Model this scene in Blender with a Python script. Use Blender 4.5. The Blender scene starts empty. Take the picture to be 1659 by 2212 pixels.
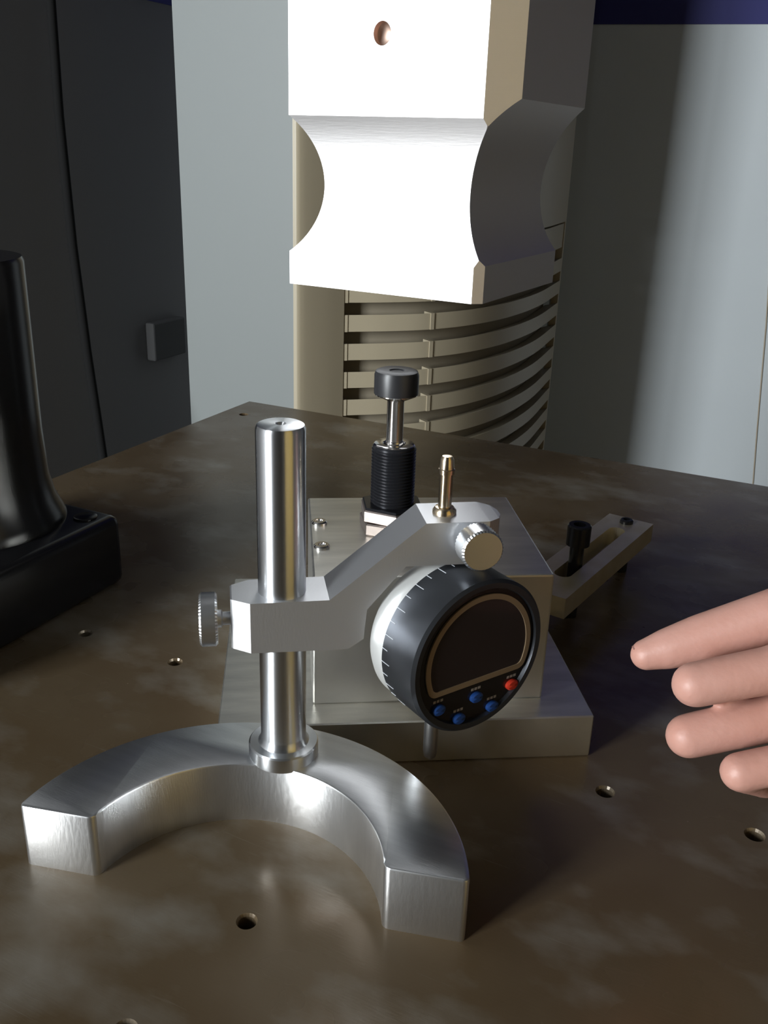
import bpy, bmesh, math, random
from mathutils import Vector, Matrix
random.seed(7)
scene = bpy.context.scene
COL = scene.collection
R = math.radians

# ------------------------------------------------------------------ camera
CAM = Vector((0, 0, 0.26125))
RX = Vector((0.900402186819742, 0.43394676033338153, 0.031082328844359977))
DN = Vector((0.18558355943458266, -0.31848660484554947, -0.9295832533999016))
FW = Vector((-0.39349033588871907, 0.8427671634147343, -0.3672994198635025))
FPX = 2006.055
cd = bpy.data.cameras.new('camera')
cam = bpy.data.objects.new('camera', cd); COL.objects.link(cam)
m = Matrix.Identity(4)
for i in range(3):
    m[i][0] = RX[i]; m[i][1] = -DN[i]; m[i][2] = -FW[i]; m[i][3] = CAM[i]
cam.matrix_world = m
cd.sensor_fit = 'HORIZONTAL'; cd.sensor_width = 36.0; cd.lens = 36.0 * FPX / 1659
cd.clip_start = 0.01; cd.clip_end = 50
scene.camera = cam

# ------------------------------------------------------------------ world, daylight, exposure
world = bpy.data.worlds.new('world'); scene.world = world; world.use_nodes = True
bg = world.node_tree.nodes['Background']
bg.inputs[0].default_value = (0.75, 0.87, 1.0, 1); bg.inputs[1].default_value = 1.0
scene.view_settings.view_transform = 'Standard'; scene.view_settings.look = 'None'
scene.view_settings.gamma = 1.0; scene.view_settings.use_curve_mapping = False
scene.view_settings.exposure = 0.0
WX0, WX1, WZ0, WZ1, WY = -2.10, -1.10, -0.05, 1.70, -2.60      # window opening in the wall behind the camera
ld = bpy.data.lights.new('window_daylight', 'AREA'); ld.shape = 'RECTANGLE'
ld.size = WX1 - WX0; ld.size_y = WZ1 - WZ0; ld.energy = 250; ld.color = (0.92, 0.97, 1.0)
lo = bpy.data.objects.new('window_daylight', ld); COL.objects.link(lo)
lo.location = ((WX0 + WX1) / 2, WY - 0.10, (WZ0 + WZ1) / 2); lo.rotation_euler = (R(90), 0, 0)

# ------------------------------------------------------------------ helpers
def mat(name, col, rough=0.5, metal=0.0, noise=None, bump=None, sss=0.0, aniso=0.0, coat=0.0, spec=None):
    """noise = (scale, colour2, lo, hi, (stretch xyz)); bump = (scale, strength, stretch)"""
    M = bpy.data.materials.new(name); M.use_nodes = True
    nt = M.node_tree; b = nt.nodes['Principled BSDF']
    b.inputs['Base Color'].default_value = (*col, 1); b.inputs['Roughness'].default_value = rough
    b.inputs['Metallic'].default_value = metal
    if spec is not None: b.inputs['Specular IOR Level'].default_value = spec
    if coat: b.inputs['Coat Weight'].default_value = coat; b.inputs['Coat Roughness'].default_value = 0.15
    if sss:
        b.inputs['Subsurface Weight'].default_value = sss
        b.inputs['Subsurface Radius'].default_value = (0.010, 0.004, 0.002); b.inputs['Subsurface Scale'].default_value = 0.5
    if aniso:
        b.inputs['Anisotropic'].default_value = aniso
        t = nt.nodes.new('ShaderNodeTangent'); t.direction_type = 'RADIAL'; t.axis = 'Z'
        nt.links.new(t.outputs[0], b.inputs['Tangent']); b.inputs['Anisotropic Rotation'].default_value = 0.25
    def coord(stretch):
        tc = nt.nodes.new('ShaderNodeTexCoord'); mp = nt.nodes.new('ShaderNodeMapping')
        mp.inputs['Scale'].default_value = stretch
        nt.links.new(tc.outputs['Object'], mp.inputs[0]); return mp
    if noise:
        sc, c2, a, z, st = noise
        n = nt.nodes.new('ShaderNodeTexNoise'); n.inputs['Scale'].default_value = sc; n.inputs['Detail'].default_value = 6
        nt.links.new(coord(st).outputs[0], n.inputs['Vector'])
        r = nt.nodes.new('ShaderNodeValToRGB')
        r.color_ramp.elements[0].position = a; r.color_ramp.elements[0].color = (*col, 1)
        r.color_ramp.elements[1].position = z; r.color_ramp.elements[1].color = (*c2, 1)
        nt.links.new(n.outputs[0], r.inputs[0]); nt.links.new(r.outputs[0], b.inputs['Base Color'])
    if bump:
        sc, s, st = bump
        n = nt.nodes.new('ShaderNodeTexNoise'); n.inputs['Scale'].default_value = sc; n.inputs['Detail'].default_value = 4
        nt.links.new(coord(st).outputs[0], n.inputs['Vector'])
        bp = nt.nodes.new('ShaderNodeBump'); bp.inputs['Strength'].default_value = s; bp.inputs['Distance'].default_value = 0.001
        nt.links.new(n.outputs[0], bp.inputs['Height']); nt.links.new(bp.outputs[0], b.inputs['Normal'])
    return M

def link(name, bm, material, parent=None, smooth=None, world=None):
    me = bpy.data.meshes.new(name)
    bmesh.ops.recalc_face_normals(bm, faces=bm.faces[:])
    bm.to_mesh(me); bm.free()
    for mm in (material if isinstance(material, (list, tuple)) else [material]): me.materials.append(mm)
    o = bpy.data.objects.new(name, me); COL.objects.link(o)
    if smooth is not None:
        me.polygons.foreach_set('use_smooth', [True] * len(me.polygons))
        me.set_sharp_from_angle(angle=R(smooth))
    if parent is not None: o.parent = parent
    return o

def tag(o, label=None, cat=None, group=None, kind=None):
    if label: o['label'] = label
    if cat: o['category'] = cat
    if group: o['group'] = group
    if kind: o['kind'] = kind
    return o

def empty(name, loc, az=0.0):
    e = bpy.data.objects.new(name, None); COL.objects.link(e)
    e.empty_display_size = 0.02; e.location = loc; e.rotation_euler = (0, 0, az)
    return e

def box(bm, x0, x1, y0, y1, z0, z1, bev=0.0, seg=2):
    g = bmesh.ops.create_cube(bm, size=1)['verts']
    for v in g:
        v.co = Vector((x0 + (v.co.x + .5) * (x1 - x0), y0 + (v.co.y + .5) * (y1 - y0), z0 + (v.co.z + .5) * (z1 - z0)))
    if bev:
        es = list({e for v in g for e in v.link_edges})
        bmesh.ops.bevel(bm, geom=es, offset=bev, segments=seg, affect='EDGES', profile=0.5)
    return bm

def lathe(bm, prof, n=48, axis=None, cap=True):
    """prof: (r, z) list; axis: 4x4 matrix"""
    rings = []
    for r, z in prof:
        if r < 1e-7: rings.append([bm.verts.new((0, 0, z))])
        else: rings.append([bm.verts.new((r * math.cos(2 * math.pi * k / n), r * math.sin(2 * math.pi * k / n), z)) for k in range(n)])
    for a, b in zip(rings[:-1], rings[1:]):
        for k in range(n):
            k2 = (k + 1) % n
            if len(a) == 1 and len(b) == 1: continue
            if len(a) == 1: bm.faces.new((a[0], b[k], b[k2]))
            elif len(b) == 1: bm.faces.new((a[k], a[k2], b[0]))
            else: bm.faces.new((a[k], a[k2], b[k2], b[k]))
    if cap:
        for rr in (rings[0], rings[-1]):
            if len(rr) > 1: bm.faces.new(rr)
    if axis is not None:
        vs = [v for r_ in rings for v in r_]
        bmesh.ops.transform(bm, matrix=axis, verts=vs)
    return bm

def prism(bm, pts, z0, z1):
    lo_ = [bm.verts.new((x, y, z0)) for x, y in pts]; hi = [bm.verts.new((x, y, z1)) for x, y in pts]
    n = len(pts)
    bm.faces.new(lo_[::-1]); bm.faces.new(hi)
    for i in range(n): bm.faces.new((lo_[i], lo_[(i + 1) % n], hi[(i + 1) % n], hi[i]))
    return lo_, hi

def along(p, d):
    """matrix taking local +Z to direction d at point p"""
    d = Vector(d).normalized()
    return Matrix.Translation(Vector(p)) @ d.to_track_quat('Z', 'Y').to_matrix().to_4x4()

def tube(bm, pts, r, n=8):
    pts = [Vector(p) for p in pts]; rings = []
    for i, p in enumerate(pts):
        t = (pts[min(i + 1, len(pts) - 1)] - pts[max(i - 1, 0)]).normalized()
        q = t.to_track_quat('Z', 'Y')
        rings.append([bm.verts.new(p + q @ Vector((r * math.cos(2 * math.pi * k / n), r * math.sin(2 * math.pi * k / n), 0))) for k in range(n)])
    for a, b in zip(rings[:-1], rings[1:]):
        for k in range(n): bm.faces.new((a[k], a[(k + 1) % n], b[(k + 1) % n], b[k]))
    bm.faces.new(rings[0][::-1]); bm.faces.new(rings[-1])
    return bm

def knurl(bm, r, z0, z1, n=44, rows=7, depth=0.00035, axis=None):
    """diamond-knurled cylinder skin with chamfered ends and flat caps"""
    rings = []
    ch = 0.0008
    zs = [(z0, r - ch)] + [(z0 + ch + (z1 - z0 - 2 * ch) * k / rows, None) for k in range(rows + 1)] + [(z1, r - ch)]
    for i, (z, rr) in enumerate(zs):
        ring = []
        for k in range(2 * n):
            a = math.pi * k / n
            q = rr if rr else r - (depth if (k + i) % 2 else 0)
            ring.append(bm.verts.new((q * math.cos(a), q * math.sin(a), z)))
        rings.append(ring)
    N = 2 * n
    for a, b in zip(rings[:-1], rings[1:]):
        for k in range(N): bm.faces.new((a[k], a[(k + 1) % N], b[(k + 1) % N], b[k]))
    bm.faces.new(rings[0][::-1]); bm.faces.new(rings[-1])
    if axis is not None: bmesh.ops.transform(bm, matrix=axis, verts=[v for q in rings for v in q])
    return bm

def at(px, py, depth):
    """measured point of the place: picture position and distance along the view axis"""
    return CAM + (RX * ((px - 829.5) / FPX) + DN * ((py - 1106) / FPX) + FW) * depth

# ------------------------------------------------------------------ materials
ALU = mat('turned_aluminium', (0.80, 0.82, 0.84), 0.30, 1.0, aniso=0.85, bump=(60, 0.04, (1, 1, 40)))
ALU_MILL = mat('milled_aluminium', (0.78, 0.79, 0.80), 0.32, 1.0, noise=(30, (0.66, 0.67, 0.68), 0.35, 0.75, (1, 8, 1)), bump=(220, 0.06, (1, 12, 1)))
ALU_ARM = mat('satin_aluminium', (0.76, 0.77, 0.79), 0.44, 1.0, bump=(300, 0.05, (6, 1, 1)))
ALU_KNOB = mat('knurled_aluminium', (0.82, 0.83, 0.84), 0.30, 1.0)
ALU_PLATE = mat('brushed_plate_aluminium', (0.86, 0.84, 0.78), 0.40, 1.0, noise=(26, (0.62, 0.61, 0.57), 0.3, 0.8, (1, 6, 1)), bump=(160, 0.10, (1, 14, 1)))
RAM = mat('ground_ram_steel', (0.88, 0.86, 0.86), 0.52, 1.0, bump=(120, 0.05, (1, 1, 10)))
CHROME = mat('chromed_steel', (0.80, 0.78, 0.76), 0.14, 1.0)
BRASS = mat('brassy_nickel', (0.80, 0.66, 0.48), 0.2, 1.0)
NUTM = mat('plated_nut_steel', (0.42, 0.36, 0.33), 0.42, 1.0)
BLACK_OX = mat('black_oxide_steel', (0.040, 0.041, 0.047), 0.27, 0.7)
BLACK_PL = mat('black_anodised', (0.085, 0.090, 0.100), 0.30, 0.85)
BLACK_FACE = mat('black_face_plastic', (0.012, 0.010, 0.010), 0.22, 0.0)
RUBBER = mat('black_rubber_cap', (0.02, 0.02, 0.022), 0.38)
BLACK_CAST = mat('black_enamelled_iron', (0.010, 0.010, 0.011), 0.22, 0.0, spec=0.35)
WHITE_ALU = mat('silver_white_body', (0.80, 0.80, 0.78), 0.35, 0.55)
LCD = mat('display_glass', (0.030, 0.022, 0.022), 0.10, 0.0)
GOLD = mat('bronze_frame_paint', (0.24, 0.17, 0.10), 0.45, 0.0)
BLUE_B = mat('blue_button', (0.012, 0.055, 0.22), 0.4)
RED_B = mat('red_button', (0.55, 0.035, 0.015), 0.4)
PRINT = mat('grey_print', (0.30, 0.26, 0.22), 0.6)
TICK = mat('pale_tick_paint', (0.55, 0.57, 0.60), 0.5)
CLAMP = mat('zinc_yellow_steel', (0.86, 0.78, 0.60), 0.40, 0.8, noise=(60, (0.74, 0.64, 0.42), 0.35, 0.75, (1, 1, 1)))
SKIN = mat('skin', (0.47, 0.235, 0.18), 0.48, 0.0, sss=0.12, noise=(60, (0.52, 0.28, 0.225), 0.3, 0.7, (1, 1, 1)), bump=(420, 0.15, (1, 1, 1)))
NAIL = mat('finger_nail', (0.72, 0.44, 0.38), 0.3)
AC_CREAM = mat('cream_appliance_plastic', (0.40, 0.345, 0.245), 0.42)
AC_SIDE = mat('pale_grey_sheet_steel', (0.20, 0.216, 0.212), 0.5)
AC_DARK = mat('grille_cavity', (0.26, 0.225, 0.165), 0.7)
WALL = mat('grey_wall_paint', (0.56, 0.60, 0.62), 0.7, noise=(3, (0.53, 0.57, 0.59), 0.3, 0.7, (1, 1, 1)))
BLUEP = mat('blue_wall_paint', (0.012, 0.013, 0.13), 0.6)
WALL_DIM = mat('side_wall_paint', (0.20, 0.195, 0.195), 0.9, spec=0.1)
WALL_ROOM = mat('room_wall_paint', (0.12, 0.12, 0.122), 0.8)
CEIL = mat('ceiling_paint', (0.09, 0.09, 0.09), 0.9)
FLOOR = mat('workshop_floor', (0.11, 0.095, 0.075), 0.6, noise=(2, (0.085, 0.075, 0.06), 0.3, 0.7, (1, 1, 1)))
OCHRE = mat('ochre_varnished_wood', (0.85, 0.58, 0.15), 0.5, noise=(4, (0.78, 0.50, 0.12), 0.3, 0.7, (8, 8, 0.6)))
FRAME = mat('window_frame_paint', (0.6, 0.6, 0.58), 0.5)
CABLE = mat('black_cable', (0.010, 0.010, 0.010), 0.9, spec=0.1)
TAN = mat('tan_wire', (0.42, 0.36, 0.27), 0.6)
LEG = mat('table_leg_steel', (0.08, 0.08, 0.085), 0.5, 0.5)

def table_material():
    M = bpy.data.materials.new('scuffed_brown_steel'); M.use_nodes = True
    nt = M.node_tree; b = nt.nodes['Principled BSDF']; L = nt.links.new
    tc = nt.nodes.new('ShaderNodeTexCoord')
    def noise(scale, detail, stretch=(1, 1, 1), rot=0.0, dist=0.0):
        mp = nt.nodes.new('ShaderNodeMapping'); mp.inputs['Scale'].default_value = stretch; mp.inputs['Rotation'].default_value = (0, 0, rot)
        L(tc.outputs['Object'], mp.inputs[0])
        n = nt.nodes.new('ShaderNodeTexNoise'); n.inputs['Scale'].default_value = scale; n.inputs['Detail'].default_value = detail
        n.inputs['Distortion'].default_value = dist
        L(mp.outputs[0], n.inputs['Vector']); return n.outputs[0]
    def ramp(src, p0, c0, p1, c1):
        r = nt.nodes.new('ShaderNodeValToRGB'); e = r.color_ramp.elements
        e[0].position = p0; e[0].color = (*c0, 1); e[1].position = p1; e[1].color = (*c1, 1)
        L(src, r.inputs[0]); return r.outputs[0]
    def mixc(f, a, c):
        x = nt.nodes.new('ShaderNodeMix'); x.data_type = 'RGBA'
        L(f, x.inputs[0]); L(a, x.inputs[6])
        if isinstance(c, tuple): x.inputs[7].default_value = (*c, 1)
        else: L(c, x.inputs[7])
        return x.outputs[2]
    base = ramp(noise(9, 5), 0.35, (0.115, 0.077, 0.040), 0.70, (0.150, 0.112, 0.068))
    scuff = ramp(noise(22, 5, (1, 1.6, 1), R(62), 0.0), 0.50, (0, 0, 0), 0.78, (0.6, 0.6, 0.6))
    c1 = mixc(scuff, base, (0.30, 0.28, 0.24))
    scr = ramp(noise(30, 3, (1, 26, 1), R(62)), 0.70, (0, 0, 0), 0.80, (0.35, 0.35, 0.35))
    c2 = mixc(scr, c1, (0.26, 0.24, 0.20))
    L(c2, b.inputs['Base Color'])
    rr = nt.nodes.new('ShaderNodeMapRange'); rr.inputs[1].default_value = 0.3; rr.inputs[2].default_value = 0.75
    rr.inputs[3].default_value = 0.17; rr.inputs[4].default_value = 0.36
    L(noise(18, 3, (1, 1, 1), 0.0, 0.0), rr.inputs[0]); L(rr.outputs[0], b.inputs['Roughness'])
    b.inputs['Metallic'].default_value = 0.25
    bp = nt.nodes.new('ShaderNodeBump'); bp.inputs['Strength'].default_value = 0.05; bp.inputs['Distance'].default_value = 0.0005
    L(noise(160, 4, (1, 7, 1), R(62)), bp.inputs['Height']); L(bp.outputs[0], b.inputs['Normal'])
    return M
TABLE = table_material()

# ------------------------------------------------------------------ room shell
ZF, ZC = -0.75, 1.95
XL, XR, XF = -1.45, 1.70, -2.60
bm = bmesh.new(); box(bm, XF - .1, XR + .1, WY - .1, 2.95, ZF - .08, ZF)
tag(link('floor', bm, FLOOR), 'plain workshop floor under the table', kind='structure')
bm = bmesh.new(); box(bm, XF - .1, XR + .1, WY - .1, 2.95, ZC, ZC + .08)
tag(link('ceiling', bm, CEIL), 'plain grey ceiling above the workshop', kind='structure')
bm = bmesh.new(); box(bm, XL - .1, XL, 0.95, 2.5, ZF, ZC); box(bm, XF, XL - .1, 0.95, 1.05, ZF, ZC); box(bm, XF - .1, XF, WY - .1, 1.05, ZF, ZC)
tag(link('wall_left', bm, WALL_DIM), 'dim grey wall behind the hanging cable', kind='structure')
bm = bmesh.new(); box(bm, XR, XR + .1, WY - .1, 2.95, ZF, ZC)
tag(link('wall_right', bm, WALL_ROOM), 'grey side wall with a wooden door', kind='structure')
# back wall, turned a few degrees, with the blue painted upper band as a thin raised coat
BW = empty('wall_back', (-0.43, 2.39, ZF), R(9)); tag(BW, 'pale grey wall with a blue painted upper band', kind='structure')
bm = bmesh.new(); box(bm, -1.6, 2.3, 0.0, 0.1, 0, ZC - ZF)
link('wall_surface', bm, WALL, BW)
bm = bmesh.new(); box(bm, -1.2, 2.3, -0.003, -0.0002, 0.5335 - ZF, ZC - ZF)
tag(link('painted_band', bm, BLUEP, BW), 'dark blue painted band')
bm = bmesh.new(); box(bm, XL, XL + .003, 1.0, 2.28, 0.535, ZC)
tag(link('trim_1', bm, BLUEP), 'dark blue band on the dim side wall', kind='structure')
# rear wall with the window opening
bm = bmesh.new()
box(bm, XF, WX0, WY - .1, WY, ZF, ZC); box(bm, WX1, XR + .1, WY - .1, WY, ZF, ZC)
box(bm, WX0, WX1, WY - .1, WY, ZF, WZ0); box(bm, WX0, WX1, WY - .1, WY, WZ1, ZC)
tag(link('wall_front', bm, WALL_ROOM), 'grey wall with the window, behind the viewer', kind='structure')
W1 = empty('window_1', ((WX0 + WX1) / 2, WY, WZ0)); tag(W1, 'wide window letting daylight into the workshop', kind='structure')
bm = bmesh.new(); hw = (WX1 - WX0) / 2; hh = WZ1 - WZ0
for a_ in ((-hw, -hw + .04), (hw - .04, hw)): box(bm, a_[0], a_[1], -.06, 0.0, 0, hh)
for a_ in ((0, .04), (hh - .04, hh)): box(bm, -hw + .04, hw - .04, -.06, 0.0, a_[0], a_[1])
link('window_frame', bm, FRAME, W1)
bm = bmesh.new(); box(bm, -.02, .02, -.05, -.01, .04, hh - .04); link('mullion', bm, FRAME, W1)
# wooden door on the right wall (seen as the yellow glint in the metal)
D1 = empty('door_1', (XR, -0.55, ZF)); tag(D1, 'ochre varnished wooden double door on the side wall', kind='structure')
bm = bmesh.new(); box(bm, -.04, -.001, -.70, -.002, 0.005, 2.15, .004); link('door_leaf', bm, OCHRE, D1)
bm = bmesh.new(); box(bm, -.04, -.001, .002, .70, 0.005, 2.15, .004); link('door_leaf', bm, OCHRE, D1)
for zz in (0.25, 1.15):
    for yy in (-.58, .12):
        bm = bmesh.new(); box(bm, -.05, -.04, yy, yy + .46, zz, zz + .75, .004); link('panel', bm, OCHRE, D1)
bm = bmesh.new(); lathe(bm, [(0, 0), (.012, 0), (.012, .03), (.028, .04), (.03, .055), (.02, .07), (0, .072)], 20, along((-.04, .06, 1.05), (-1, 0, 0)))
link('door_knob', bm, CHROME, D1, 40)

# unseen dark door, added so the ram's right face has something dark to reflect
D2 = empty('added_dark_door', (-0.43 + 1.25 * math.cos(R(9)), 2.39 + 1.25 * math.sin(R(9)), ZF), R(9)); tag(D2, 'added unseen dark grey double door, reflected in the ram', kind='structure')
for x0 in (-.62, .005):
    bm = bmesh.new(); box(bm, x0, x0 + .615, -.04, -.004, .005, 2.3, .003); link('door_leaf', bm, mat('reflected_dark_panel', (0.035, 0.032, 0.036), 0.6), D2)

# ------------------------------------------------------------------ table
TB = empty('work_table', (-0.15, 0.30, ZF)); tag(TB, 'brown scuffed steel work table with threaded holes', 'table')
TX0, TX1, TY0, TY1 = -0.5465, 0.60, -0.30, 0.8185
HOLES = [(-.1487, .2134, .0033), (-.282, .3456, .0034), (-.345, .3467, .0034), (-.0503, .3472, .0036), (.0117, .3489, .0036), (-.5228, .7720, .0042), (-.1581, .1592, .0033)]
bm = bmesh.new()
def off(x, y, z): return (x + .15, y - .30, z - ZF)
edges = []
rect = [bm.verts.new(off(x, y, 0)) for x, y in ((TX0, TY0), (TX1, TY0), (TX1, TY1), (TX0, TY1))]
for i in range(4): edges.append(bm.edges.new((rect[i], rect[(i + 1) % 4])))
loops = []
for hx, hy, hr in HOLES:
    lp = [bm.verts.new(off(hx + 1.18 * hr * math.cos(2 * math.pi * k / 20), hy + 1.18 * hr * math.sin(2 * math.pi * k / 20), 0)) for k in range(20)]
    for i in range(20): edges.append(bm.edges.new((lp[i], lp[(i + 1) % 20])))
    loops.append(lp)
bmesh.ops.triangle_fill(bm, use_beauty=True, use_dissolve=False, edges=edges)
for (hx, hy, hr), lp in zip(HOLES, loops):
    prev = lp
    for rr, zz in ((hr, -.0012), (hr, -.018)):
        nx = [bm.verts.new(off(hx + rr * math.cos(2 * math.pi * k / 20), hy + rr * math.sin(2 * math.pi * k / 20), zz)) for k in range(20)]
        for i in range(20): bm.faces.new((prev[i], prev[(i + 1) % 20], nx[(i + 1) % 20], nx[i]))
        prev = nx
    bm.faces.new(prev)
lowr = [bm.verts.new(off(x, y, -.05)) for x, y in ((TX0, TY0), (TX1, TY0), (TX1, TY1), (TX0, TY1))]
for i in range(4): bm.faces.new((rect[i], rect[(i + 1) % 4], lowr[(i + 1) % 4], lowr[i]))
bm.faces.new(lowr[::-1])
link('table_top', bm, TABLE, TB)
for lx in (TX0 + .06, TX1 - .12):
    for ly in (TY0 + .06, TY1 - .12):
        bm = bmesh.new(); box(bm, lx + .15, lx + .21, ly - .3, ly - .24, 0, -ZF - .05, .003); link('leg', bm, LEG, TB)

# ------------------------------------------------------------------ air conditioner
AC = empty('air_conditioner', (-0.85, 1.65, ZF)); tag(AC, 'cream floor standing air conditioner with curved louvre grille', 'air conditioner')
def acp(x, y, z): return Vector((x + .85, y - 1.65, z - ZF))
K = Vector((-.749, 1.264)); XS = -.965
CRV = [(-.7024, 1.3405), (-.6466, 1.3868), (-.5965, 1.4420), (-.5540, 1.5250), (-.5270, 1.6367), (-.5185, 1.7933), (-.5343, 1.9908)]
def spline(P, n):
    out = []
    P = [Vector(p) for p in P]; Q = [2 * P[0] - P[1]] + P + [2 * P[-1] - P[-2]]
    for i in range(len(P) - 1):
        p0, p1, p2, p3 = Q[i:i + 4]
        for k in range(n):
            t = k / n
            out.append(0.5 * ((2 * p1) + (p2 - p0) * t + (2 * p0 - 5 * p1 + 4 * p2 - p3) * t * t + (3 * p1 - p0 - 3 * p2 + p3) * t ** 3))
    return out + [P[-1]]
CV = spline(CRV, 5)
def normals(C):
    out = []
    for i in range(len(C)):
        t = (C[min(i + 1, len(C) - 1)] - C[max(i - 1, 0)]).normalized(); out.append(Vector((t.y, -t.x)))
    return out
NV = normals(CV)
GT, GB, ACT = 0.085, -0.50, 1.02
def wall_strip(bm, pts, z0, z1, th=0.004):
    """solid curved sheet following plan points"""
    N = normals(pts); n = len(pts)
    V = [[bm.verts.new(acp(p.x - (th * q.x if s else 0), p.y - (th * q.y if s else 0), z)) for p, q in zip(pts, N)] for s in (0, 1) for z in (z0, z1)]
    for i in range(n - 1):
        bm.faces.new((V[0][i], V[0][i + 1], V[1][i + 1], V[1][i])); bm.faces.new((V[2][i + 1], V[2][i], V[3][i], V[3][i + 1]))
        bm.faces.new((V[0][i], V[2][i], V[2][i + 1], V[0][i + 1])); bm.faces.new((V[1][i], V[1][i + 1], V[3][i + 1], V[3][i]))
    for i in (0, n - 1): bm.faces.new((V[0][i], V[1][i], V[3][i], V[2][i]))
# cabinet (pale sheet steel): sides, back, top, behind the front moulding
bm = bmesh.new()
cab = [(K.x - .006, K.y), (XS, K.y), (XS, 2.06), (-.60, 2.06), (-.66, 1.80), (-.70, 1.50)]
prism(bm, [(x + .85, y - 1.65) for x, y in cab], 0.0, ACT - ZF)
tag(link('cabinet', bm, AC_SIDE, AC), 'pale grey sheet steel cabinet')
# front pilaster, rounded
bm = bmesh.new()
pil = spline([(-.7545, 1.2575), (-.744, 1.262), (-.722, 1.300), (-.7055, 1.3340)], 4)
wall_strip(bm, pil, ZF, ACT, .02); tag(link('front_pillar', bm, AC_CREAM, AC, 40), 'cream rounded front corner moulding')
# upper front panel, curved
bm = bmesh.new(); wall_strip(bm, CV, 0.125, ACT, .012); link('upper_panel', bm, AC_CREAM, AC, 40)
bm = bmesh.new(); wall_strip(bm, [p - q * .002 for p, q in zip(CV, NV)], GT - .012, 0.121, .012); link('grille_header', bm, AC_CREAM, AC, 40)
# cavity sheet behind the louvres, end post
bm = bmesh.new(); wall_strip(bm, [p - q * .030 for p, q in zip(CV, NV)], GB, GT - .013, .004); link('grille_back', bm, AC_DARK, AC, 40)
bm = bmesh.new(); wall_strip(bm, CV, ZF, GB, .012); link('lower_panel', bm, AC_CREAM, AC, 40)
endp = spline([CRV[-1], (-.538, 2.012), (-.552, 2.045)], 3)
bm = bmesh.new(); wall_strip(bm, endp, ZF, ACT, .015); link('end_post', bm, AC_CREAM, AC, 40)
# louvre slats: each sloped, one object
PITCH = 0.0468
def slat_mesh():
    b_ = bmesh.new(); n = len(CV); sec = [(0.0, .0135), (0.0, -.0135), (-.006, -.0150), (-.027, -.0030), (-.027, .0060)]
    R_ = [[b_.verts.new((p.x + q.x * o + .85, p.y + q.y * o - 1.65, z)) for o, z in sec] for p, q in zip(CV, NV)]
    for a_, c_ in zip(R_[:-1], R_[1:]):
        for k in range(len(sec)): b_.faces.new((a_[k], a_[(k + 1) % 5], c_[(k + 1) % 5], c_[k]))
    b_.faces.new(R_[0]); b_.faces.new(R_[-1][::-1]); return b_
first = None
for k in range(12):
    zc = -0.0095 + PITCH * 1 - k * PITCH
    if first is None:
        first = link('slat', slat_mesh(), AC_CREAM, AC, 30); o = first
    else:
        o = first.copy(); COL.objects.link(o)
    o.location = (0, 0, zc - ZF)
# rib tabs tying the slats at mid grille and at the left end
ribs = []
for idx in (10, 0):
    p = CV[idx] if idx else CV[0] + (CV[0] - CV[1]).normalized() * 0.004; q = NV[idx]; t = Vector((-q.y, q.x))
    w_ = .0035 if idx else .004
    for k in range(12):
        zc = -0.0095 + PITCH - k * PITCH
        bm = bmesh.new(); V = []
        for z in (-.0137, .0137):
            for s, o_ in ((-w_, -.020), (w_, -.020), (w_, .0016), (-w_, .0016)):
                V.append(bm.verts.new((p.x + t.x * s + q.x * o_ + .85, p.y + t.y * s + q.y * o_ - 1.65, z)))
        for f_ in ((0, 1, 2, 3), (7, 6, 5, 4), (0, 4, 5, 1), (1, 5, 6, 2), (2, 6, 7, 3), (3, 7, 4, 0)): bm.faces.new([V[i] for i in f_])
        o = link('rib', bm, AC_CREAM, AC); o.location = (0, 0, zc - ZF)

# cables and small wall fittings
bm = bmesh.new()
tube(bm, [at(x, y, d) for x, y, d in ((85, -420, 1.40), (100, -150, 1.42), (110, 0, 1.43), (128, 250, 1.44), (157, 530, 1.45), (188, 760, 1.46), (214, 930, 1.46), (222, 985, 1.46), (236, 1100, 1.46), (240, 1300, 1.45))], .0072)
tag(link('cable', bm, CABLE, smooth=60), 'black cable hanging down behind the left table edge', 'cable')
bm = bmesh.new(); box(bm, 0, .025, -.06, .06, -.045, .045, .004)
o = tag(link('wall_socket', bm, mat('dark_socket_plastic', (0.10, 0.10, 0.10), 0.9, spec=0.1)), 'dark wall box on the dim wall beside the air conditioner', 'socket'); o.location = (XL, 1.80, -0.19)
bm = bmesh.new(); tube(bm, [(-.150, 2.4318, .02), (-.1358, 2.4341, -.112), (-.112, 2.4378, -.38), (-.0992, 2.4399, -.511), (-.095, 2.4405, -.72)], .0016)
tag(link('wire', bm, TAN, smooth=60), 'thin tan wire running down the pale wall', 'wire')

# ------------------------------------------------------------------ hanging ram (square bar with scooped neck)
RAMO = empty('press_ram', (-.26707, .44157, .19), R(-3.387)); tag(RAMO, 'bright square steel ram hanging down above the fixture', 'press ram')
WF, CH, CB, DV = 0.10753, 0.0130, 0.0042, 0.106
ZT = ZC - .19
def scoop(z, z0, z1, d):
    if z <= z0 or z >= z1: return 0.0
    c = (z1 - z0) / 2; zc = (z0 + z1) / 2; r = (c * c + d * d) / (2 * d)
    return max(0.0, math.sqrt(max(r * r - (z - zc) ** 2, 0)) - (r - d))
def section(z):
    dF = scoop(z, .0172, .0840, .0085); dR = scoop(z, .0180, .0930, .0162) + (CH - CB) * min(1.0, max(0.0, (.0930 - z) / .075)); dL = scoop(z, .0172, .0840, .0165); dB = 0.0
    x0, x1, y0, y1 = dL, WF + CH - dR, dF, DV - dB
    # chamfer line: x - y = WF  (front right corner)
    if x1 - y0 > WF + 1e-6: a, b = (WF + y0, y0), (x1, x1 - WF)
    else: a = b = (x1, y0)
    return [(x0, y0), a, b, (x1, y1), (x0, y1)]
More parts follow.
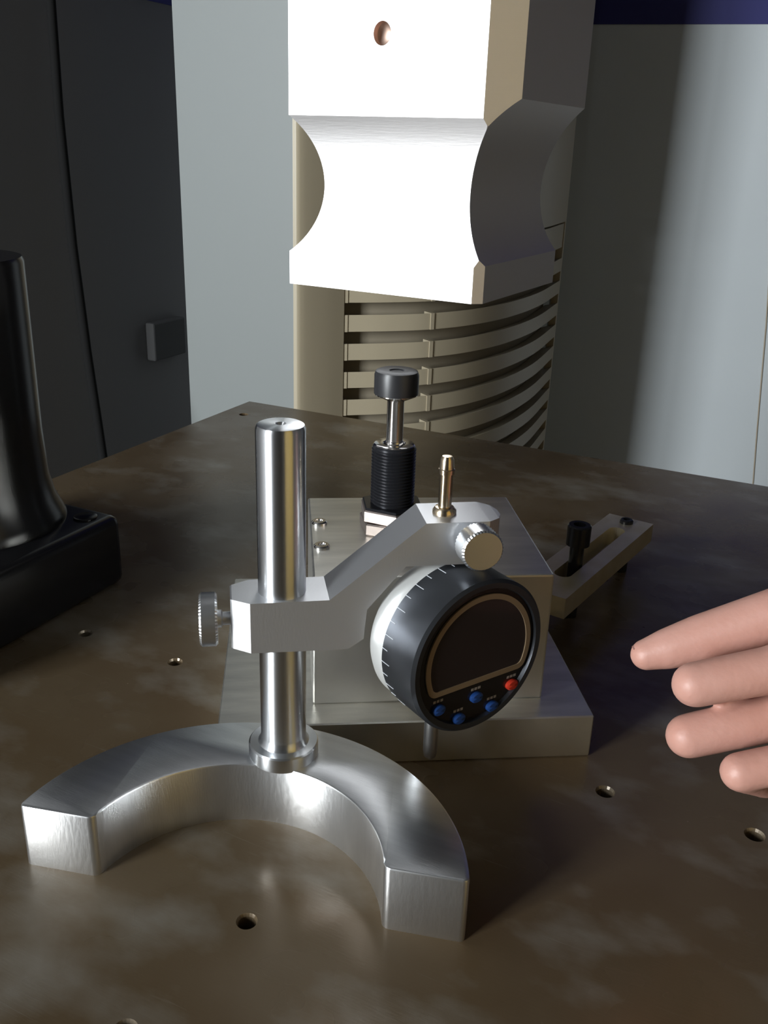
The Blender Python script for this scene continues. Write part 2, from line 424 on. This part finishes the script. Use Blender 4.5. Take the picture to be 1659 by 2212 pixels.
zs = sorted(set([0.0, .0172, .0180, .0840, .0930, .10] + [.0172 + (.0930 - .0172) * k / 44 for k in range(45)]))
bm = bmesh.new(); RG = []
for z in zs:
    RG.append([bm.verts.new((x, y, z)) for x, y in section(z)])
for a, b in zip(RG[:-1], RG[1:]):
    for k in range(5): bm.faces.new((a[k], a[(k + 1) % 5], b[(k + 1) % 5], b[k]))
bm.faces.new(RG[0][::-1])
top = [bm.verts.new((x, y, ZT)) for x, y in section(.5)]
lastr = RG[-1]
for k in range(1, 5): bm.faces.new((lastr[k], lastr[(k + 1) % 5], top[(k + 1) % 5], top[k]))
bm.faces.new(top)
# front face of the upper part with a drilled hole
hx, hz, hr = .0533, .1200, .0048
lp = [bm.verts.new((hx + hr * math.cos(2 * math.pi * k / 28), 0, hz + 1.1 * hr * math.sin(2 * math.pi * k / 28))) for k in range(28)]
es = [bm.edges.new((lp[i], lp[(i + 1) % 28])) for i in range(28)]
q4 = [lastr[0], lastr[1], top[1], top[0]]
for i in range(4):
    e = bm.edges.get((q4[i], q4[(i + 1) % 4])) or bm.edges.new((q4[i], q4[(i + 1) % 4])); es.append(e)
bmesh.ops.triangle_fill(bm, use_beauty=True, use_dissolve=False, edges=es)
bmesh.ops.remove_doubles(bm, verts=bm.verts[:], dist=1e-6)
link('ram_bar', bm, RAM, RAMO, 20)
bm = bmesh.new()
lathe(bm, [(hr * 1.02, .0), (hr * 1.02, .004), (.0, .0085)], 28, along((hx, 0, hz), (0, 1, 0)) @ Matrix.Diagonal((1, 1.08, 1, 1)), cap=False)
COPPER = mat('drilled_hole_bronze', (0.62, 0.46, 0.38), 0.5, 0.9)
tag(link('drilled_hole', bm, COPPER, RAMO, 40), 'round drilled hole with conical bottom')

# ------------------------------------------------------------------ fixture: base plate, block, shock absorber
FA = R(31.3)
fu = Vector((math.cos(FA), math.sin(FA), 0)); fv = Vector((-math.sin(FA), math.cos(FA), 0))
FX = empty('fixture_block', (-.2083, .2812, 0), FA); tag(FX, 'machined aluminium block bolted on a wider base plate', 'fixture')
def floc(p): 
    d = Vector(p) - Vector((-.2083, .2812, 0)); return d.dot(fu), d.dot(fv)
bm = bmesh.new(); box(bm, 0, .1700, 0, .150, 0, .0218, .0006, 1); link('base_plate', bm, ALU_PLATE, FX)
bx, by = floc((-.1808, .3166, 0)); 
Z1, Z2 = .0218, .0859
bm = bmesh.new(); box(bm, bx, bx + .1075, by, by + .0985, Z1, Z2, .0010, 2); link('upper_block', bm, ALU_PLATE, FX)
for gx, gy in ((bx + .0048, .0783), (bx + .0050, .0490)):
    s_ = bmesh.new(); lathe(s_, [(.0, .0004), (.0014, .0004), (.0018, .0016), (.0032, .0016), (.0038, .0009), (.0038, -.001)], 24)
    o = link('screw_head', s_, CHROME, FX, 40); o.location = (gx, gy, Z2)

SA = empty('shock_absorber', (-.1756, .3851, Z2)); tag(SA, 'black threaded shock absorber with rod and cap on the block', 'shock absorber')
def hexnut(name, z0, z1, rad, rot, m_):
    b_ = bmesh.new()
    pts = [(rad * math.cos(R(60 * k + rot)), rad * math.sin(R(60 * k + rot))) for k in range(6)]
    lo_, hi = prism(b_, pts, z0, z1)
    bmesh.ops.bevel(b_, geom=list({e for v in lo_ + hi for e in v.link_edges if abs(e.verts[0].co.z - e.verts[1].co.z) < 1e-6}), offset=.0006, segments=1, affect='EDGES')
    b_.faces.ensure_lookup_table()
    return link(name, b_, m_, SA)
hexnut('lower_nut', 0.0, .0060, .0165, 8, NUTM)
n2 = hexnut('upper_nut', .0064, .0125, .0165, 2, NUTM)
tag(hexnut('nut_face', .0125, .0137, .0160, 2, BLACK_OX), 'black hexagonal nut face')
bm = bmesh.new(); prof = [(.0, .0066), (.0100, .0066)]
z = .0140; 
while z < .0405:
    prof += [(.0098, z), (.0107, z + .0006), (.0107, z + .0008), (.0098, z + .0014)]; z += .00155
prof += [(.0102, .0415), (.0102, .0425), (.0096, .0432)]
prof += [(.0058, .0432), (.0056, .0428), (.0, .0428)]
lathe(bm, prof, 56); link('threaded_body', bm, BLACK_OX, SA, 25)
bm = bmesh.new(); lathe(bm, [(.0096, .0428), (.0098, .0432), (.0092, .0437), (.0056, .0437), (.0050, .0430)], 40, cap=False); tag(link('end_ring', bm, CHROME, SA, 40), 'bright end ring')
bm = bmesh.new(); lathe(bm, [(.0, .040), (.0042, .040), (.0042, .0450), (.0040, .0452), (.0040, .0640), (.0046, .0660), (.0, .0662)], 32); link('piston_rod', bm, CHROME, SA, 40)
bm = bmesh.new(); lathe(bm, [(.0, .0655), (.0060, .0655), (.0100, .0674), (.0101, .0682), (.0, .0682)], 40); link('cap_flange', bm, CHROME, SA, 40)
bm = bmesh.new(); lathe(bm, [(.0, .0680), (.0104, .0680), (.0104, .0768), (.0098, .0785), (.0086, .0790), (.0036, .0788), (.0030, .0782), (.0, .0782)], 48); link('rubber_cap', bm, RUBBER, SA, 40)

# ------------------------------------------------------------------ strap clamp with screws
SC = empty('strap_clamp', (-.1010, .4540, 0), R(-9)); tag(SC, 'slotted brassy strap clamp standing behind the fixture block', 'clamp')
CW, CL, CZ0, CZ1 = .0305, .138, .0222, .0345
bm = bmesh.new()
rc = [(-CW, 0), (0, 0), (0, CL), (-CW, CL)]
sw, sy0, sy1 = .0052, .030, .112
slot = []
for k in range(13): a = math.pi * k / 12; slot.append((-CW / 2 + sw * math.cos(a), sy1 + sw * math.sin(a)))
for k in range(13): a = math.pi + math.pi * k / 12; slot.append((-CW / 2 + sw * math.cos(a), sy0 + sw * math.sin(a)))
lay = []
for z in (CZ0, CZ1):
    A = [bm.verts.new((x, y, z)) for x, y in rc]; B = [bm.verts.new((x, y, z)) for x, y in slot]
    es = [bm.edges.new((A[i], A[(i + 1) % 4])) for i in range(4)] + [bm.edges.new((B[i], B[(i + 1) % len(B)])) for i in range(len(B))]
    bmesh.ops.triangle_fill(bm, use_beauty=True, use_dissolve=False, edges=es); lay.append((A, B))
for i in range(4): bm.faces.new((lay[0][0][i], lay[0][0][(i + 1) % 4], lay[1][0][(i + 1) % 4], lay[1][0][i]))
nb = len(slot)
for i in range(nb): bm.faces.new((lay[0][1][i], lay[1][1][i], lay[1][1][(i + 1) % nb], lay[0][1][(i + 1) % nb]))
bmesh.ops.bevel(bm, geom=[e for e in bm.edges if abs(e.verts[0].co.z - CZ1) < 1e-6 and abs(e.verts[1].co.z - CZ1) < 1e-6 and len(e.link_faces) == 2 and e.calc_face_angle(0) > 1.2], offset=.0007, segments=2, affect='EDGES')
link('strap', bm, CLAMP, SC)
def socket_head(r, h, rs):
    return [(0, h - .004), (rs, h - .004), (rs, h), (r - .0008, h), (r, h - .0008), (r, 0), (.0, 0)]
bm = bmesh.new(); lathe(bm, socket_head(.0070, .0125, .0036), 36, Matrix.Translation((-CW / 2, .047, .0470))); hd = link('screw_head', bm, BLACK_OX, SC, 40)
bm = bmesh.new(); lathe(bm, [(0, .0), (.0042, .0), (.0042, .0472), (0, .0472)], 24, Matrix.Translation((-CW / 2, .047, 0))); link('screw_shank', bm, BLACK_OX, SC, 40)
bm = bmesh.new(); lathe(bm, [(0, 0), (.0044, 0), (.0044, .0362), (.0036, .0370), (.0022, .0370), (.0022, .0345), (0, .0345)], 28, Matrix.Translation((-CW / 2, CL - .009, 0))); link('heel_screw', bm, BLACK_OX, SC, 40)

# ------------------------------------------------------------------ indicator stand
PX, PY = -.16985, .27385
ST = empty('indicator_stand', (-.15448, .20836, 0)); tag(ST, 'aluminium indicator stand with horseshoe base, round post and bent arm', 'stand')
OX, OY = .15448, -.20836
RI, RO, TH, CA, CO = .05601, .08572, .02748, -1.31953, -.01138
ao = math.acos(CO / RO); ai = math.acos(CO / RI)
N = 72
pts = [(RO * math.cos(CA + ao + (2 * math.pi - 2 * ao) * k / N), RO * math.sin(CA + ao + (2 * math.pi - 2 * ao) * k / N)) for k in range(N + 1)]
pts += [(RI * math.cos(CA + 2 * math.pi - ai - (2 * math.pi - 2 * ai) * k / N), RI * math.sin(CA + 2 * math.pi - ai - (2 * math.pi - 2 * ai) * k / N)) for k in range(N + 1)]
bm = bmesh.new(); lo_, hi = prism(bm, pts, 0, TH)
ci = [0, N, N + 1, 2 * N + 1]
cedge = [e for i in ci for e in lo_[i].link_edges if abs(e.verts[0].co.z - e.verts[1].co.z) > .01]
bmesh.ops.bevel(bm, geom=cedge, offset=.0024, segments=4, affect='EDGES', profile=0.5)
te = [e for e in bm.edges if e.verts[0].co.z > TH - 1e-6 and e.verts[1].co.z > TH - 1e-6]
bmesh.ops.bevel(bm, geom=te, offset=.0009, segments=2, affect='EDGES', profile=0.5)
link('horseshoe_base', bm, ALU_MILL, ST, 30)
PL = (PX + OX, PY + OY)
bm = bmesh.new(); lathe(bm, [(0, TH - .001), (.0138, TH - .001), (.0142, TH + .0004), (.0142, TH + .0052), (.0136, TH + .0058), (.0104, TH + .0060), (.0096, TH + .0070), (.0091, TH + .0095), (.0088, TH + .0120), (0, TH + .0120)], 64, Matrix.Translation((*PL, 0)))
link('post_flange', bm, ALU, ST, 40)
bm = bmesh.new(); lathe(bm, [(0, TH + .005), (.00916, TH + .005), (.00916, .1658), (.0086, .1672), (.0078, .1676), (.0021, .1676), (.0016, .1670), (0, .1645)], 64, Matrix.Translation((*PL, 0)))
o = link('post', bm, ALU, ST, 40)
# re-centre the post mesh on its axis so that turning marks run around it
for o in (c for c in ST.children if c.name.startswith('post')):
    o.data.transform(Matrix.Translation((-PL[0], -PL[1], 0))); o.location = (*PL, 0)
# arm: rectangular sections lofted along its length
AA = R(35.3); au = Vector((math.cos(AA), math.sin(AA), 0)); an = Vector((-math.sin(AA), math.cos(AA), 0))
A0 = Vector((-.1740, .2579, 0)); AW = .0208
def al(s, n_, z): return A0 + au * s + an * n_ + Vector((OX, OY, z))
secs = [(-.0072, .0050, AW - .0045, .0806, .1012), (-.0066, .0042, AW - .0038, .0806, .1014), (0, 0, AW, .0804, .1014), (.0297, 0, AW, .0800, .1014),
        (.0371, 0, AW, .0800, .1075), (.0430, 0, AW, .0840, .1124), (.0440, 0, AW, .0965, .1132), (.0585, 0, AW, .1140, .1254), (.0656, 0, AW, .1140, .1312), (.0710, 0, AW, .1140, .1312), (.0900, 0, AW, .1140, .1312), (.0945, .0035, AW - .0035, .1140, .1310), (.0962, .0080, AW - .0080, .1140, .1308)]
bm = bmesh.new(); RG = []
for s, n0, n1, z0, z1 in secs: RG.append([bm.verts.new(al(s, n0, z0)), bm.verts.new(al(s, n1, z0)), bm.verts.new(al(s, n1, z1)), bm.verts.new(al(s, n0, z1))])
for a, b in zip(RG[:-1], RG[1:]):
    for k in range(4): bm.faces.new((a[k], a[(k + 1) % 4], b[(k + 1) % 4], b[k]))
bm.faces.new(RG[0]); bm.faces.new(RG[-1])
bmesh.ops.bevel(bm, geom=[e for e in bm.edges if e.calc_face_angle(0) > .55], offset=.0004, segments=1, affect='EDGES')
link('arm', bm, ALU_ARM, ST)
# left thumb screw, along the arm
T1 = al(-.0190, AW / 2, .0905)
bm = bmesh.new(); knurl(bm, .0104, 0, .0068, 48, 7, .00035, along(T1, au)); k1 = link('thumb_screw', bm, ALU_KNOB, ST, 20)
bm = bmesh.new(); lathe(bm, [(0, 0), (.0034, 0), (.0034, .0016), (.0026, .0022), (.0026, .016), (0, .016)], 24, along(T1 + au * .0066, au)); link('thread', bm, ALU_ARM, k1, 40)
# right thumb screw, out of the arm's front face
T2 = al(.0832, 0, .1245); TD = Vector((math.cos(R(-49)), math.sin(R(-49)), 0))
bm = bmesh.new(); knurl(bm, .0082, .0035, .0125, 38, 8, .00035, along(T2, TD)); k2 = link('thumb_screw', bm, ALU_KNOB, ST, 20)
bm = bmesh.new(); lathe(bm, [(0, -.006), (.0026, -.006), (.0026, .0042), (0, .0042)], 24, along(T2, TD)); link('thread', bm, ALU_ARM, k2, 40)

# ------------------------------------------------------------------ digital dial indicator
DA = -.5271
dn = Vector((math.cos(DA), math.sin(DA), 0)); de = Vector((-math.sin(DA), math.cos(DA), 0))
P0 = Vector((-.0956, .2957, .0813)); RB = .0318
DI = empty('dial_indicator', P0); tag(DI, 'round black digital dial indicator with blank display and buttons', 'dial indicator')
FM = Matrix((( de.x, 0, dn.x, 0), (de.y, 0, dn.y, 0), (0, 1, 0, 0), (0, 0, 0, 1)))      # local x = across face, y = up, z = out of face
bm = bmesh.new(); lathe(bm, [(.0280, -.0020), (.0284, -.0002), (.0306, .0), (.0318, -.0012), (.0318, -.0200), (.0308, -.0212), (.0280, -.0212)], 96, FM, cap=False); link('bezel', bm, BLACK_PL, DI, 35)
bm = bmesh.new(); lathe(bm, [(0, -.0060), (.0283, -.0060), (.0283, -.0018), (0, -.0018)], 80, FM); fp = link('face_plate', bm, BLACK_FACE, DI, 35)
bm = bmesh.new(); lathe(bm, [(0, -.0200), (.0306, -.0200), (.0312, -.0216), (.0312, -.0280), (.0298, -.0310), (.0262, -.0330), (0, -.0330)], 96, FM); tag(link('body', bm, WHITE_ALU, DI, 35), 'silvery white rear body')
# D-shaped display with a bronze frame
def dshape(r, base, cr):
    """circle of radius r cut flat at y=base, corners rounded"""
    a0 = math.asin((base + cr) / (r - cr)) if abs((base + cr) / (r - cr)) < 1 else 0
    cxr = (r - cr) * math.cos(a0); cyr = base + cr
    P = []
    for k in range(61): a = a0 + (math.pi - 2 * a0) * k / 60; P.append((r * math.cos(a), r * math.sin(a)))
    for k in range(1, 9): a = (math.pi - a0) + (math.pi / 2 + a0) * k / 8; P.append((-cxr + cr * math.cos(a), cyr + cr * math.sin(a)))
    for k in range(0, 8): a = -math.pi / 2 + (math.pi / 2 + a0) * k / 8; P.append((cxr + cr * math.cos(a), cyr + cr * math.sin(a)))
    return P
def dring(po, pi_, z0, z1):
    b_ = bmesh.new(); n = len(po)
    V = [[b_.verts.new(FM @ Vector((x, y, z))) for x, y in P] for P, z in ((po, z0), (po, z1), (pi_, z1), (pi_, z0))]
    for a, c in ((0, 1), (1, 2), (2, 3), (3, 0)):
        for i in range(n): b_.faces.new((V[a][i], V[a][(i + 1) % n], V[c][(i + 1) % n], V[c][i]))
    return b_
sh = lambda P: [(x + .0008, y) for x, y in P]
fo, fi = sh(dshape(.0256, -.0120, .0040)), sh(dshape(.0234, -.0098, .0028))
tag(link('display_frame', dring(fo, fi, -.0019, -.0011), GOLD, DI, 40), 'bronze D-shaped display frame')
bm = bmesh.new(); lo_, hi = prism(bm, fi, -.0019, -.0015); bmesh.ops.transform(bm, matrix=FM, verts=bm.verts[:]); tag(link('display', bm, LCD, DI), 'dark blank display window')
for bxx, byy, mm in ((.0188, -.0186, RED_B), (.0006, -.0184, BLUE_B), (-.0178, -.0180, BLUE_B), (.0092, -.0254, BLUE_B), (-.0076, -.0254, BLUE_B)):
    bm = bmesh.new(); lathe(bm, [(0, 0), (.0026, 0), (.0026, .0011), (.0021, .0016), (0, .0017)], 24, FM @ Matrix.Translation((bxx, byy, -.0018)) @ Matrix.Diagonal((1.15, .85, 1, 1)))
    o = link('button', bm, mm, DI, 40); tag(o, 'red button' if mm is RED_B else 'blue button')
    for q in range(3):     # short printed caption above the button
        bm = bmesh.new(); w_ = .0009
        box(bm, bxx - .0024 + q * .0017, bxx - .0024 + q * .0017 + w_ + .0003, byy + .0031, byy + .0042, -.00185, -.00172); bmesh.ops.transform(bm, matrix=FM, verts=bm.verts[:])
        link('caption_mark', bm, PRINT, o)
# graduation ticks around the rear rim of the bezel
tick = None
for k in range(36):
    a = 2 * math.pi * k / 36 + .05
    M_ = FM @ Matrix.Rotation(a, 4, 'Z')
    b_ = bmesh.new(); box(b_, .0316, .03192, -.00013, .00013, -.0199, -.0150 if k % 2 == 0 else -.0168); bmesh.ops.transform(b_, matrix=M_, verts=b_.verts[:])
    link('tick', b_, TICK, DI)
# stem through the arm, threaded top pin, plunger
SX = P0 - dn * .0271
def lz(prof): return [(r, z - P0.z) for r, z in prof]
SM = Matrix.Translation((SX.x - P0.x, SX.y - P0.y, 0))
bm = bmesh.new(); lathe(bm, lz([(0, .108), (.0030, .108), (.0030, .1312), (0, .1312)]), 28, SM); link('stem', bm, CHROME, DI, 40)
bm = bmesh.new(); lathe(bm, lz([(0, .1300), (.0046, .1300), (.0046, .1325), (.0036, .1338), (.0026, .1340), (.0026, .1470), (.0031, .1472), (.0031, .1490), (.0028, .1492), (.0025, .1528), (.0019, .1540), (0, .1542)]), 32, SM)
tag(link('top_pin', bm, BRASS, DI, 40), 'brassy pin end above the arm')
bm = bmesh.new(); lathe(bm, lz([(0, .0520), (.0040, .0520), (.0040, .0420), (.0031, .0410), (.0031, .0230), (.0026, .0200), (.0014, .0188), (0, .0186)]), 32, SM); link('plunger', bm, ALU_KNOB, DI, 40)
bm = bmesh.new(); box(bm, -.010, .010, -.006, .006, -.0345, -.0325, .001, 1); bmesh.ops.transform(bm, matrix=FM, verts=bm.verts[:]); link('back_lug', bm, BLACK_PL, DI)

# ------------------------------------------------------------------ black column stand at the left
BS = empty('black_stand', (-.4670, .3250, 0)); tag(BS, 'black glossy column on a heavy square base', 'stand')
bm = bmesh.new(); box(bm, -.0700, .0978, -.0950, .0853, 0, .0457, .006, 3); link('stand_base', bm, BLACK_CAST, BS, 40)
bm = bmesh.new(); lathe(bm, [(0, .045), (.0520, .045), (.0520, .047), (.0500, .052), (.0465, .060), (.0440, .074), (.0430, .100), (.0430, .196), (.0420, .1985), (0, .1990)], 64, Matrix.Translation((.030, .0350, 0))); link('column', bm, BLACK_CAST, BS, 40)
bm = bmesh.new(); lathe(bm, [(0, .0455), (.007, .0455), (.007, .0465), (.006, .047), (0, .047)], 28, Matrix.Translation((.083, .070, 0))); link('plug', bm, BLACK_CAST, BS, 40)

# ------------------------------------------------------------------ hand reaching in from the right
def capsule(bm, p, q, r0, r1, n=20):
    p, q = Vector(p), Vector(q); d = (q - p); Ld = d.length
    prof = []
    for k in range(7): a = -math.pi / 2 + (math.pi / 2) * k / 6; prof.append((r0 * math.cos(a), r0 * math.sin(a)))
    for k in range(7): a = (math.pi / 2) * k / 6; prof.append((r1 * math.cos(a), Ld + r1 * math.sin(a)))
    prof[0] = (0, -r0); prof[-1] = (0, Ld + r1)
    lathe(bm, prof, n, along(p, d))
HD = empty('hand', at(1850, 1440, .325)); tag(HD, 'bare hand reaching in from the right with outstretched index finger', 'hand')
FG = [  # each finger from tip to knuckle: (px, py, depth, radius)
    [(1396, 1414, .338, .0058), (1440, 1402, .337, .0074), (1510, 1380, .335, .0086), (1660, 1334, .329, .0096), (1900, 1262, .323, .0114)],
    [(1620, 1474, .340, .0054), (1555, 1480, .327, .0064), (1500, 1479, .312, .0076), (1660, 1448, .309, .0080), (1910, 1385, .308, .0112)],
    [(1600, 1580, .358, .0054), (1545, 1590, .343, .0064), (1486, 1590, .328, .0078), (1660, 1552, .325, .0082), (1905, 1495, .315, .0110)],
    [(1690, 1694, .338, .0048), (1650, 1690, .324, .0054), (1598, 1668, .311, .0066), (1720, 1644, .309, .0068), (1890, 1590, .308, .0098)],
    [(1640, 1370, .366, .0078), (1740, 1360, .366, .0095), (1920, 1370, .352, .0120), (2080, 1420, .335, .0150)]]
bm = bmesh.new()
def hp(t): return at(t[0], t[1], t[2]) - HD.location
for Fg in FG:
    for a, b in zip(Fg[:-1], Fg[1:]): capsule(bm, hp(a), hp(b), a[3], b[3])
wr = (2260, 1440, .318); palm = [(1900, 1268, .322), (1910, 1390, .312), (1905, 1490, .308), (1890, 1575, .308)]
for q in palm: capsule(bm, hp(q), hp(wr) + Vector((0, 0, 0)), .0120, .0170)
for q0, q1 in zip(palm[:-1], palm[1:]): capsule(bm, hp(q0), hp(q1), .0118, .0118)
capsule(bm, hp((2080, 1420, .335)), hp(wr), .0150, .0180)
capsule(bm, hp((2030, 1420, .322)), hp(wr), .0160, .0200)
fa = hp(wr) + (RX * .22 + Vector((0, 0, .05)))
capsule(bm, hp(wr), fa, .0240, .0380)
me = bpy.data.meshes.new('tmp'); bm.to_mesh(me); bm.free()
tmp = bpy.data.objects.new('tmp', me); COL.objects.link(tmp)
rm = tmp.modifiers.new('r', 'REMESH'); rm.mode = 'VOXEL'; rm.voxel_size = .0011; rm.use_smooth_shade = True
sm = tmp.modifiers.new('s', 'SMOOTH'); sm.factor = .5; sm.iterations = 6
dg = bpy.context.evaluated_depsgraph_get(); ev = tmp.evaluated_get(dg); m2 = bpy.data.meshes.new_from_object(ev); m2.name = 'skin'
bpy.data.objects.remove(tmp)
m2.materials.clear(); m2.materials.append(SKIN); m2.polygons.foreach_set('use_smooth', [True] * len(m2.polygons))
ho = bpy.data.objects.new('skin', m2); COL.objects.link(ho); ho.parent = HD
# index finger nail
t0, t1 = hp(FG[0][0]), hp(FG[0][1]); dr = (t0 - t1).normalized(); up = (Vector((0, 0, 1)) * .75 - FW * -.0 + Vector((-.2, .6, 0)) * .6); up = (up - dr * up.dot(dr)).normalized(); sd = dr.cross(up)
bm = bmesh.new(); G = []
for i in range(6):
    row = []
    for j in range(7):
        x = (j / 6 - .5) * 1.7; yy = i / 5
        w_ = .0042 * (1 - .25 * abs(yy - .4)); row.append(bm.verts.new(t0 + dr * (-.0045 + .0085 * yy) + sd * (math.sin(x) * w_ * 1.1) + up * (.0062 * math.cos(x * .75) - .0016 * yy * yy - .0004)))
    G.append(row)
for a, b in zip(G[:-1], G[1:]):
    for j in range(6): bm.faces.new((a[j], a[j + 1], b[j + 1], b[j]))
bmesh.ops.solidify(bm, geom=bm.faces[:], thickness=.0006)
link('finger_nail', bm, NAIL, HD, 60)
